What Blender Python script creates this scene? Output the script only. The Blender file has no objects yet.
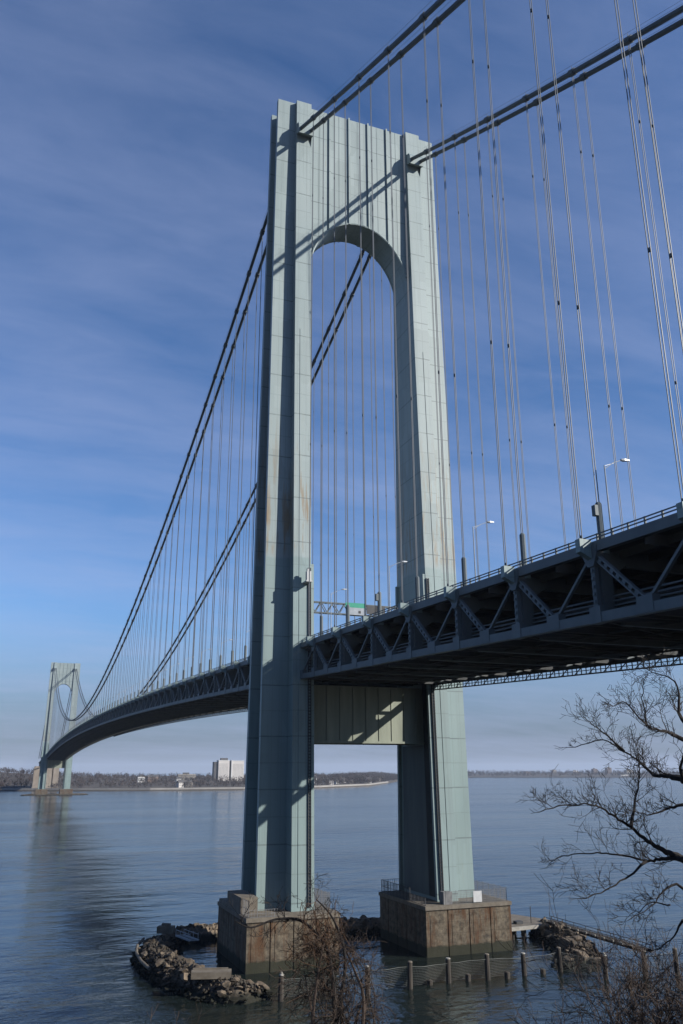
import bpy, math, random
import numpy as np
from mathutils import Vector, Matrix
random.seed(7); rng = np.random.default_rng(7)
S = bpy.context.scene
COL = S.collection
R = math.radians
SPAN = 1298.5

# ------------------------------------------------------------------ helpers
class MB:
    """collects shapes and links them as ONE mesh object"""
    def __init__(s): s.v = []; s.f = []
    def add(s, vs, fs):
        n = len(s.v); s.v.extend([tuple(map(float, p)) for p in vs]); s.f.extend([tuple(i + n for i in f) for f in fs]); return s
    def box(s, x0, x1, y0, y1, z0, z1):
        return s.add([(x0,y0,z0),(x1,y0,z0),(x1,y1,z0),(x0,y1,z0),(x0,y0,z1),(x1,y0,z1),(x1,y1,z1),(x0,y1,z1)],
                     [(3,2,1,0),(4,5,6,7),(0,1,5,4),(1,2,6,5),(2,3,7,6),(3,0,4,7)])
    def bar(s, a, b, w, h, up=(0,0,1)):
        a = Vector(a); b = Vector(b); d = b - a
        if d.length < 1e-6: return s
        d.normalize(); up = Vector(up)
        if abs(d.dot(up)) > .98: up = Vector((0,1,0)) if abs(d.y) < .9 else Vector((1,0,0))
        r = d.cross(up).normalized(); u = r.cross(d).normalized()
        r *= w/2; u *= h/2
        vs = [a-r-u, a+r-u, a+r+u, a-r+u, b-r-u, b+r-u, b+r+u, b-r+u]
        return s.add(vs, [(0,1,2,3),(7,6,5,4),(0,4,5,1),(1,5,6,2),(2,6,7,3),(3,7,4,0)])
    def tube(s, pts, rad, n=6, cap=True):
        pts = [Vector(p) for p in pts]; m = len(pts)
        if not hasattr(rad, '__len__'): rad = [rad]*m
        n0 = len(s.v); prev = None
        for i, p in enumerate(pts):
            t = (pts[min(i+1, m-1)] - pts[max(i-1, 0)])
            if t.length < 1e-9: t = Vector((0,0,1))
            t.normalize()
            if prev is None:
                ref = Vector((0,0,1)) if abs(t.z) < .9 else Vector((1,0,0))
                a = t.cross(ref).normalized()
            else:
                a = prev - t*prev.dot(t)
                a = a.normalized() if a.length > 1e-6 else t.orthogonal().normalized()
            prev = a; b = t.cross(a)
            for k in range(n):
                th = 2*math.pi*k/n
                q = p + (a*math.cos(th) + b*math.sin(th))*rad[i]
                s.v.append((q.x, q.y, q.z))
        for i in range(m-1):
            for k in range(n):
                k2 = (k+1) % n
                s.f.append((n0+i*n+k, n0+i*n+k2, n0+(i+1)*n+k2, n0+(i+1)*n+k))
        if cap:
            s.f.append(tuple(n0+k for k in reversed(range(n)))); s.f.append(tuple(n0+(m-1)*n+k for k in range(n)))
        return s
    def prism(s, poly, axis, a, b):
        """poly: 2D points; axis 'x','y','z' extruded from a to b"""
        n = len(poly)
        mk = {'x': lambda p, t: (t, p[0], p[1]), 'y': lambda p, t: (p[0], t, p[1]), 'z': lambda p, t: (p[0], p[1], t)}[axis]
        vs = [mk(p, a) for p in poly] + [mk(p, b) for p in poly]
        fs = [tuple(reversed(range(n))), tuple(range(n, 2*n))] + [(i, (i+1) % n, n+(i+1) % n, n+i) for i in range(n)]
        return s.add(vs, fs)
    def loft(s, rings):
        n = len(rings[0]); n0 = len(s.v)
        for r in rings: s.v.extend([tuple(map(float, p)) for p in r])
        for i in range(len(rings)-1):
            for k in range(n):
                k2 = (k+1) % n
                s.f.append((n0+i*n+k, n0+i*n+k2, n0+(i+1)*n+k2, n0+(i+1)*n+k))
        s.f.append(tuple(n0+k for k in reversed(range(n)))); s.f.append(tuple(n0+(len(rings)-1)*n+k for k in range(n)))
        return s
    def mesh(s, name, mat, smooth=False, fix=False):
        me = bpy.data.meshes.new(name); me.from_pydata(s.v, [], s.f)
        me.materials.append(mat)
        if smooth: me.polygons.foreach_set('use_smooth', [True]*len(me.polygons))
        if fix:
            import bmesh
            bm = bmesh.new(); bm.from_mesh(me); bmesh.ops.recalc_face_normals(bm, faces=bm.faces); bm.to_mesh(me); bm.free()
        me.update(); return me
    def build(s, name, mat, parent=None, smooth=False, fix=False):
        o = bpy.data.objects.new(name, s.mesh(name, mat, smooth, fix)); COL.objects.link(o)
        if parent is not None: o.parent = parent
        return o

def tag(o, label=None, cat=None, group=None, kind=None):
    if label: o['label'] = label
    if cat: o['category'] = cat
    if group: o['group'] = group
    if kind: o['kind'] = kind
    return o
def empty(name, loc=(0,0,0), parent=None):
    o = bpy.data.objects.new(name, None); o.location = loc; COL.objects.link(o); o.empty_display_size = .5
    if parent is not None: o.parent = parent
    return o
def copy_tree(o, parent=None):
    c = o.copy(); COL.objects.link(c)
    if parent is not None: c.parent = parent
    for ch in list(o.children): copy_tree(ch, c)
    return c

# ------------------------------------------------------------------ materials
class NT:
    def __init__(s, name):
        s.m = bpy.data.materials.new(name); s.m.use_nodes = True
        s.t = s.m.node_tree; s.p = s.t.nodes['Principled BSDF']
    def n(s, typ, **kw):
        nd = s.t.nodes.new(typ)
        for k, v in kw.items():
            if k.startswith('_'): setattr(nd, k[1:], v)
            else: nd.inputs[k.replace('__', ' ')].default_value = v
        return nd
    def l(s, a, b): s.t.links.new(a, b)
    def pos(s):
        return s.n('ShaderNodeNewGeometry').outputs['Position']
    def mapped(s, scale, src=None):
        m = s.n('ShaderNodeMapping'); m.inputs['Scale'].default_value = scale
        s.l(src if src is not None else s.pos(), m.inputs['Vector']); return m.outputs[0]
    def noise(s, scale, vec=None, detail=4, rough=.55):
        nd = s.n('ShaderNodeTexNoise', Scale=scale, Detail=detail, Roughness=rough)
        s.l(vec if vec is not None else s.pos(), nd.inputs['Vector']); return nd.outputs['Fac']
    def math(s, op, a, b=None, clamp=False):
        nd = s.n('ShaderNodeMath'); nd.operation = op; nd.use_clamp = clamp
        for i, x in enumerate((a, b)):
            if x is None: continue
            if isinstance(x, (int, float)): nd.inputs[i].default_value = x
            else: s.l(x, nd.inputs[i])
        return nd.outputs[0]
    def rng(s, x, a, b, c=0., d=1.):
        nd = s.n('ShaderNodeMapRange'); nd.clamp = True
        nd.inputs['From Min'].default_value = a; nd.inputs['From Max'].default_value = b
        nd.inputs['To Min'].default_value = c; nd.inputs['To Max'].default_value = d
        s.l(x, nd.inputs['Value']); return nd.outputs[0]
    def mix(s, fac, a, b, mode='MIX'):
        nd = s.n('ShaderNodeMix'); nd.data_type = 'RGBA'; nd.blend_type = mode
        for i, x in ((0, fac), (6, a), (7, b)):
            if isinstance(x, (int, float)): nd.inputs[i].default_value = x
            elif isinstance(x, tuple): nd.inputs[i].default_value = (*x, 1)
            else: s.l(x, nd.inputs[i])
        return nd.outputs[2]
    def sep(s, vec=None):
        nd = s.n('ShaderNodeSeparateXYZ'); s.l(vec if vec is not None else s.pos(), nd.inputs[0]); return nd.outputs
    def out(s, col, rough=.6, metal=0., bump=None, bdist=.1, bstr=.4, spec=.4):
        if isinstance(col, tuple): s.p.inputs['Base Color'].default_value = (*col, 1)
        else: s.l(col, s.p.inputs['Base Color'])
        if isinstance(rough, (int, float)): s.p.inputs['Roughness'].default_value = rough
        else: s.l(rough, s.p.inputs['Roughness'])
        s.p.inputs['Metallic'].default_value = metal
        s.p.inputs['Specular IOR Level'].default_value = spec
        if bump is not None:
            b = s.n('ShaderNodeBump', Strength=bstr, Distance=bdist); s.l(bump, b.inputs['Height']); s.l(b.outputs[0], s.p.inputs['Normal'])
        return s.m

def mottled(name, c0, c1, scale=1., rough=.7, stretch=(1,1,1), bstr=.3, bdist=.05, spec=.3):
    m = NT(name); v = m.mapped(stretch)
    f = m.rng(m.noise(scale, v, 6, .6), .3, .7)
    return m.out(m.mix(f, c0, c1), rough, bump=m.noise(scale*3, v), bstr=bstr, bdist=bdist, spec=spec)

def tower_paint():
    m = NT('tower_paint'); x, y, z = m.sep()
    # upper old coat / lower fresh coat, boundary uneven
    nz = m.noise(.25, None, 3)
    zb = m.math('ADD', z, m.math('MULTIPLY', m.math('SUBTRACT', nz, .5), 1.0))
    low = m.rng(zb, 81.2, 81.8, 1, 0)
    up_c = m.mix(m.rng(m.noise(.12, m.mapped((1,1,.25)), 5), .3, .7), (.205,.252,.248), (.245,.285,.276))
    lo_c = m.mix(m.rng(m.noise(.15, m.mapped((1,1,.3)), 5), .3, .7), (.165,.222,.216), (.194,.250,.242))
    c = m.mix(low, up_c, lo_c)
    # rain streaks
    st = m.rng(m.noise(1.0, m.mapped((1.1,1.1,.018)), 5, .65), .52, .78)
    c = m.mix(m.math('MULTIPLY', st, .5), c, (.10,.125,.122))
    # rust bleeding above the fresh coat
    band = m.math('MULTIPLY', m.rng(z, 81.5, 84, 0, 1), m.rng(z, 92, 118, 1, 0))
    rs = m.rng(m.noise(1., m.mapped((1.1,1.1,.06)), 6, .72), .50, .60)
    c = m.mix(m.math('MULTIPLY', m.math('MULTIPLY', band, rs), .8), c, (.19,.115,.042))
    # scattered old patch repairs
    pt = m.n('ShaderNodeTexVoronoi', Scale=1.); pt.distance = 'CHEBYCHEV'; m.l(m.mapped((.22,.22,.09)), pt.inputs['Vector'])
    pr = m.n('ShaderNodeSeparateColor'); m.l(pt.outputs['Color'], pr.inputs[0])
    c = m.mix(m.rng(pr.outputs[0], .0, 1., 0., .26), c, (.10,.125,.12))
    rs2 = m.rng(m.noise(1., m.mapped((1.6,1.6,.09)), 5, .7), .66, .74)
    c = m.mix(m.math('MULTIPLY', rs2, .4), c, (.17,.10,.04))
    # plate seams: horizontal every 10.6 m, vertical every 2.15 m
    fz = m.math('FRACT', m.math('DIVIDE', z, 10.6))
    seam = m.math('LESS_THAN', fz, .026)
    fz2 = m.math('FRACT', m.math('DIVIDE', m.math('ADD', z, 5.3), 10.6))
    seam2 = m.math('MULTIPLY', m.math('LESS_THAN', fz2, .02), .45)
    fx = m.math('FRACT', m.math('DIVIDE', m.math('ADD', x, .6), 2.15))
    vs = m.math('MULTIPLY', m.math('LESS_THAN', fx, .05), .5)
    sm = m.math('MAXIMUM', m.math('MAXIMUM', seam, seam2), vs)
    sm = m.math('MULTIPLY', sm, m.rng(m.noise(.4), .3, .6, .3, .75))
    c = m.mix(sm, c, (.075,.095,.095))
    return m.out(c, .5, bump=m.noise(.5, None, 2), bstr=.15, bdist=.06, spec=.35)

def concrete_pier():
    m = NT('pier_concrete'); x, y, z = m.sep()
    base = m.mix(m.rng(m.noise(.9, None, 7, .7), .36, .64), (.045,.037,.028), (.145,.119,.084))
    st = m.rng(m.noise(1., m.mapped((.55,.55,.10)), 7, .72), .47, .60)
    c = m.mix(m.math('MULTIPLY', st, .88), base, (.070,.034,.016))
    lime = m.rng(m.noise(1., m.mapped((.6,.6,.12), ), 5, .7), .66, .74)
    c = m.mix(m.math('MULTIPLY', lime, .55), c, (.26,.235,.20))
    # lift joints of the poured concrete and chipped patches
    fj = m.math('FRACT', m.math('DIVIDE', m.math('ADD', z, m.math('MULTIPLY', m.noise(.5, None, 2), .25)), 2.1))
    c = m.mix(m.math('MULTIPLY', m.math('LESS_THAN', fj, .035), .6), c, (.03,.024,.018))
    ch = m.rng(m.noise(1.7, None, 8, .75), .60, .66)
    c = m.mix(m.math('MULTIPLY', ch, .55), c, (.045,.034,.025))
    # tide band with a wavy upper limit
    tz = m.math('ADD', z, m.math('MULTIPLY', m.noise(.6, None, 3), -1.0))
    c = m.mix(m.rng(tz, 1.2, 1.5, .92, 0), c, (.020,.022,.014))
    return m.out(c, .9, bump=m.noise(2.2, None, 8, .7), bstr=.6, bdist=.12, spec=.2)

M = {}
M['tower'] = tower_paint()
M['strut'] = mottled('strut_old_paint', (.155,.168,.13), (.235,.25,.195), .5, .65, (1,1,.12))
M['steel'] = mottled('truss_paint', (.070,.086,.093), (.098,.116,.122), .35, .55, (1,1,.4))
M['under'] = mottled('framing_steel', (.040,.042,.042), (.070,.071,.069), .3, .8)  # darker than the truss paint; deck framing and lattice rail
M['cable'] = mottled('cable_wrap', (.05,.062,.07), (.072,.085,.093), .3, .55)
M['rope'] = mottled('rope_galvanised', (.075,.085,.095), (.115,.125,.135), .2, .5)
M['asphalt'] = mottled('asphalt', (.045,.045,.047), (.06,.06,.06), 2., .9)
M['pier'] = concrete_pier()
M['cap'] = mottled('coping_concrete', (.085,.070,.053), (.16,.138,.108), .7, .85)
M['fence'] = mottled('dull_wire', (.10,.10,.10), (.17,.165,.16), 1., .6)
M['dark'] = mottled('dark_steel', (.03,.03,.032), (.05,.05,.05), 1., .6)
M['white'] = mottled('white_paint', (.34,.34,.335), (.42,.42,.41), 1., .5)
M['green'] = mottled('sign_green', (.02,.20,.13), (.03,.25,.16), 1., .5)
M['lamp'] = mottled('lamp_aluminium', (.22,.24,.26), (.30,.32,.34), 1., .35)
M['timber'] = mottled('wet_timber', (.024,.020,.016), (.055,.046,.037), 1.2, .85, (1,1,.25))
M['timber_end'] = mottled('bleached_timber', (.19,.175,.15), (.28,.265,.235), 2., .85)
M['net'] = mottled('net_cord', (.075,.08,.072), (.13,.13,.115), .8, .8)
M['bark'] = mottled('tree_bark', (.010,.008,.007), (.022,.018,.016), 6., .9, (1,1,.4))
M['twig'] = mottled('twig_bark', (.025,.017,.013), (.055,.038,.028), 4., .9)
M['vine'] = mottled('dry_vine', (.035,.02,.013), (.085,.045,.022), 3., .9)
M['granite'] = mottled('anchorage_stone', (.17,.14,.11), (.24,.205,.165), .15, .9, (1,1,.4))
M['inner_shade'] = mottled('shade_plate_paint', (.055,.066,.066), (.095,.115,.112), .3, .7, (1,1,.15))  # dark tone standing in for shade on the lower inner leg faces
M['deep_shade'] = mottled('shade_band_black', (.012,.013,.014), (.025,.027,.027), .4, .8)  # near-black for the deepest shade at the front of those faces

# ------------------------------------------------------------------ camera, sun, sky
F_PX, PITCH, YAW, ROLL = 822.25, 0.3050926, 0.3707037, -0.0033723
CAM = Vector((-73.117, -178.092, 35.542))
cd = bpy.data.cameras.new('camera'); cam = bpy.data.objects.new('camera', cd); COL.objects.link(cam); S.camera = cam
cd.sensor_fit = 'VERTICAL'; cd.sensor_height = 36.; cd.sensor_width = 24.; cd.lens = F_PX/1024*36.; cd.clip_start = .1; cd.clip_end = 40000
h = Vector((math.sin(YAW), math.cos(YAW), 0)); r0 = Vector((h.y, -h.x, 0)); zup = Vector((0,0,1))
fw = h*math.cos(PITCH) + zup*math.sin(PITCH); u0 = -h*math.sin(PITCH) + zup*math.cos(PITCH)
rr = r0*math.cos(ROLL) + u0*math.sin(ROLL); uu = u0*math.cos(ROLL) - r0*math.sin(ROLL)
cam.matrix_world = Matrix(((rr.x,uu.x,-fw.x,CAM.x),(rr.y,uu.y,-fw.y,CAM.y),(rr.z,uu.z,-fw.z,CAM.z),(0,0,0,1)))

SUN_AZ, SUN_EL = R(129.8), R(27.6)          # azimuth clockwise from +Y
sd = Vector((math.sin(SUN_AZ)*math.cos(SUN_EL), math.cos(SUN_AZ)*math.cos(SUN_EL), math.sin(SUN_EL)))
sl = bpy.data.lights.new('sun', 'SUN'); sl.energy = 4.4; sl.angle = R(.53); sl.color = (1., .965, .91)
so = bpy.data.objects.new('sun', sl); COL.objects.link(so); so.rotation_euler = sd.to_track_quat('Z', 'Y').to_euler(); so.location = (200,-300,300)

W = bpy.data.worlds.new('World'); S.world = W; W.use_nodes = True
wt = W.node_tree; bg = wt.nodes['Background']
sky = wt.nodes.new('ShaderNodeTexSky'); sky.sky_type = 'NISHITA'; sky.sun_disc = False
sky.sun_elevation = SUN_EL; sky.sun_rotation = SUN_AZ; sky.altitude = 30; sky.air_density = 1.0; sky.dust_density = .25; sky.ozone_density = 4.0
bg.inputs['Strength'].default_value = .057
# thin high cloud: noise on a flat layer overhead, seen by direction
tc = wt.nodes.new('ShaderNodeTexCoord'); sp = wt.nodes.new('ShaderNodeSeparateXYZ'); wt.links.new(tc.outputs['Generated'], sp.inputs[0])
def wm(op, a, b):
    n = wt.nodes.new('ShaderNodeMath'); n.operation = op
    for i, x in enumerate((a, b)):
        if isinstance(x, (int, float)): n.inputs[i].default_value = x
        else: wt.links.new(x, n.inputs[i])
    return n.outputs[0]
zz = wm('ADD', wm('MAXIMUM', sp.outputs[2], 0.), .13)
cb = wt.nodes.new('ShaderNodeCombineXYZ'); wt.links.new(wm('DIVIDE', sp.outputs[0], zz), cb.inputs[0]); wt.links.new(wm('DIVIDE', sp.outputs[1], zz), cb.inputs[1])
mp = wt.nodes.new('ShaderNodeMapping'); mp.inputs['Scale'].default_value = (.62, 1.55, 1.); mp.inputs['Rotation'].default_value = (0,0,0); mp.inputs['Location'].default_value = (3.1, 1.7, 0)
wt.links.new(cb.outputs[0], mp.inputs[0])
nz = wt.nodes.new('ShaderNodeTexNoise'); nz.inputs['Scale'].default_value = 1.25; nz.inputs['Detail'].default_value = 7; nz.inputs['Roughness'].default_value = .58; nz.inputs['Distortion'].default_value = .35
wt.links.new(mp.outputs[0], nz.inputs['Vector'])
mr = wt.nodes.new('ShaderNodeMapRange'); mr.inputs['From Min'].default_value = .38; mr.inputs['From Max'].default_value = .72; mr.inputs['To Max'].default_value = .38
nz2 = wt.nodes.new('ShaderNodeTexNoise'); nz2.inputs['Scale'].default_value = 4.6; nz2.inputs['Detail'].default_value = 8; nz2.inputs['Roughness'].default_value = .62; nz2.inputs['Distortion'].default_value = .5
wt.links.new(mp.outputs[0], nz2.inputs['Vector'])
wt.links.new(wm('ADD', wm('MULTIPLY', nz.outputs['Fac'], .66), wm('MULTIPLY', nz2.outputs['Fac'], .34)), mr.inputs['Value'])
tint = wt.nodes.new('ShaderNodeMix'); tint.data_type = 'RGBA'; tint.blend_type = 'MULTIPLY'; tint.inputs[0].default_value = 1
wt.links.new(sky.outputs[0], tint.inputs[6]); tint.inputs[7].default_value = (.92, 1.12, 1.38, 1)      # cool white balance of the picture
hz = wt.nodes.new('ShaderNodeMix'); hz.data_type = 'RGBA'                                              # milky band low over the water
hm = wt.nodes.new('ShaderNodeMapRange'); hm.interpolation_type = 'SMOOTHERSTEP'; hm.inputs['From Min'].default_value = .23; hm.inputs['From Max'].default_value = -.02; hm.inputs['To Max'].default_value = .85
wt.links.new(sp.outputs[2], hm.inputs['Value']); wt.links.new(hm.outputs[0], hz.inputs[0]); wt.links.new(tint.outputs[2], hz.inputs[6]); hz.inputs[7].default_value = (1.2, 1.5, 2.25, 1)
mx = wt.nodes.new('ShaderNodeMix'); mx.data_type = 'RGBA'
wt.links.new(mr.outputs[0], mx.inputs[0]); wt.links.new(hz.outputs[2], mx.inputs[6]); mx.inputs[7].default_value = (4.3, 5.0, 7.5, 1)
wt.links.new(mx.outputs[2], bg.inputs['Color'])
S.view_settings.view_transform = 'Standard'; S.view_settings.look = 'None'; S.view_settings.exposure = .85; S.view_settings.gamma = 1

# ------------------------------------------------------------------ water and land
wm_ = NT('sea_water')
v1 = wm_.mapped((1., 1.6, 1.))
n1 = wm_.noise(.32, v1, 3, .55); n2 = wm_.noise(.055, wm_.mapped((1., 1.8, 1.)), 3, .5); n3 = wm_.noise(1.3, v1, 2, .5)
patch = wm_.rng(wm_.noise(.0045, wm_.mapped((.55, 1.9, 1.)), 4, .55), .38, .62, .22, 1.)
hgt = wm_.math('ADD', wm_.math('MULTIPLY', n1, .5), wm_.math('ADD', wm_.math('MULTIPLY', n2, 2.0), wm_.math('MULTIPLY', n3, .07)))
hgt = wm_.math('MULTIPLY', hgt, patch)
M['water'] = wm_.out(wm_.mix(wm_.rng(wm_.noise(.01), .3, .7), (.006,.010,.010), (.011,.015,.013)), .12, bump=hgt, bstr=.55, bdist=1.0, spec=.5)
wm_.p.inputs['IOR'].default_value = 1.33
w = MB(); w.add([(-16000,-1500,0),(16000,-1500,0),(16000,24000,0),(-16000,24000,0)], [(0,1,2,3)])
tag(w.build('water', M['water']), 'wide grey blue tidal strait under the bridge', kind='structure')

def grass_mat(name, c0, c1, s): return mottled(name, c0, c1, s, .95, bstr=.6, bdist=.2)
M['slope'] = grass_mat('winter_slope', (.035,.028,.019), (.075,.06,.038), .4)
M['farland'] = grass_mat('far_ground', (.04,.033,.026), (.075,.062,.048), .02)
M['seawall'] = mottled('seawall_concrete', (.19,.175,.16), (.26,.245,.22), .05, .9)

# the bluff the photograph is taken from, falling to the shore below the frame
def bluff_z(x, y):
    d = y + 178.
    z = 33.9 - .20*d - .0042*d*d if d > 0 else 33.9 - .06*d
    if d > 60: z = max(z, -3.)
    return z + .5*math.sin(x*.21+1.)*math.sin(y*.17) + .25*math.sin(x*.53)*math.cos(y*.47+2)
xs = np.linspace(-260, 160, 106); ys = np.linspace(-330, -88, 62)
b = MB()
for y in ys:
    for x in xs: b.v.append((x, y, bluff_z(x, y)))
nx = len(xs)
for j in range(len(ys)-1):
    for i in range(nx-1): b.f.append((j*nx+i, j*nx+i+1, (j+1)*nx+i+1, (j+1)*nx+i))
tag(b.build('hillside', M['slope'], smooth=True), 'brown winter hillside below the viewpoint', kind='structure')

def land(name, shore, back, hfun, mat, step=60.):
    """strip of land behind a shoreline polyline: cross-sections go inland"""
    pts = []
    for a, c in zip(shore[:-1], shore[1:]):
        a = Vector(a); c = Vector(c); n = max(1, int((c-a).length/step))
        for i in range(n): pts.append(a.lerp(c, i/n))
    pts.append(Vector(shore[-1]))
    offs = [0, 3, 14, 16, 40, 100, 200, 350, 550, 900, 1500, 2500]
    m = MB(); n = len(offs)
    bk = Vector(back)
    for p in pts:
        for o in offs:
            q = p + bk*o
            m.v.append((q.x, q.y, hfun(q.x, q.y, o)))
    for i in range(len(pts)-1):
        for j in range(n-1): m.f.append((i*n+j, (i+1)*n+j, (i+1)*n+j+1, i*n+j+1))
    o = m.build(name, mat, fix=True); return tag(o, kind='structure')
SHORE = [(-2600,2700),(-900,1950),(-300,1720),(-82,1650),(60,1570),(186,1512),(368,1503),(560,1590),(762,1784),(1000,2200),(1300,2750),(1600,3330)]
def far_h(x, y, o):
    if o == 0: return -1.5
    if o <= 3: return 2.0
    if o <= 14: return 2.4
    if o <= 40: return 3.6
    hill = 22*math.exp(-((x+160)/230.)**2)          # rise behind the far anchorage, west of it
    rise = min(1., (o-40)/500.)
    return 4 + rise*(11 + hill + 3*math.sin(x*.006+1.)*math.sin(y*.004))
land('far_shore', SHORE, (.25, .968), far_h, M['farland'])
SHORE2 = [(1850,3900),(2231,3872),(2635,3467),(2977,3122),(3600,2600),(4600,1900)]
def far_h2(x, y, o): return -1 if o == 0 else (2.5 if o <= 40 else 3.5 + min(1, o/500.)*13)
land('distant_shore', SHORE2, (.72, .69), far_h2, M['farland'], 120)
# pale concrete promenade wall along the water
sw = MB()
for a, c in zip(SHORE[3:9], SHORE[4:10]):
    a2 = Vector((a[0]+.25*8, a[1]+.968*8, 0)); c2 = Vector((c[0]+.25*8, c[1]+.968*8, 0))
    sw.bar(a2 + Vector((0,0,3.6)), c2 + Vector((0,0,3.6)), 2.2, 3.4)
tag(sw.build('sea_wall', M['seawall']), 'long pale promenade wall along the far waterline', 'sea wall')

# ------------------------------------------------------------------ the bridge: ONE thing
bridge = empty('suspension_bridge')
tag(bridge, 'long grey green suspension bridge crossing the strait on two tall steel towers', 'bridge')
CX, CO = 16.4, 1.37
ZT, ZL = 203.8, 83.9
PANEL = SPAN/86.
N_SIDE = 20
def zc(Y):
    """height of a main cable"""
    if Y < 0: d = -Y
    elif Y > SPAN: d = Y - SPAN
    else: return ZL + (ZT-ZL)*(2*Y/SPAN-1)**2
    return 203.9 - .535*d + .00032*d*d
def zd(Y):
    """top of the truss"""
    if Y < 0: return 62.2 + .0305*Y
    if Y > SPAN: return 62.2 - .0305*(Y-SPAN)
    q = Y/SPAN
    return 62.2 + 4*13.0*q*(1-q)

# ---- towers
def lerp(a, b, t): return a + (b-a)*t
def yb_at(z): return float(np.interp(z, [9.3, 140, 211], [9.7, 6.3, 5.0]))
def leg_rings(s):
    rings = []
    for z in (9.3, 30, 60, 81, 110, 140, 170, 200, 205, 211.0):
        t = (z-9.3)/202.
        yb = yb_at(z); ya = lerp(6.0, 3.7, min(1, t*1.2)); yc = ya - 1.25
        xi = 14.3; xm = 18.5; xo = lerp(24.6, 23.4, t); xc = xo - 2.6
        pts = [(xi,-yb),(xm,-yb),(xm,-ya),(xo,-ya),(xo,-yc),(xc,-yc),(xc,yc),(xo,yc),(xo,ya),(xm,ya),(xm,yb),(xi,yb)]
        if z == 205:
            rings.append([(s*x, y, z-.2) for x, y in pts])
            pts = [(xi,-yb),(xm,-yb),(xm,-ya),(xo,-ya),(xo,-yc),(xc,-yc),(xc,yc),(xo,yc),(xo,ya),(xm,ya),(xm,yb),(xi,yb)]
        rings.append([(s*x, y, z) for x, y in pts])
    return rings


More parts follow.
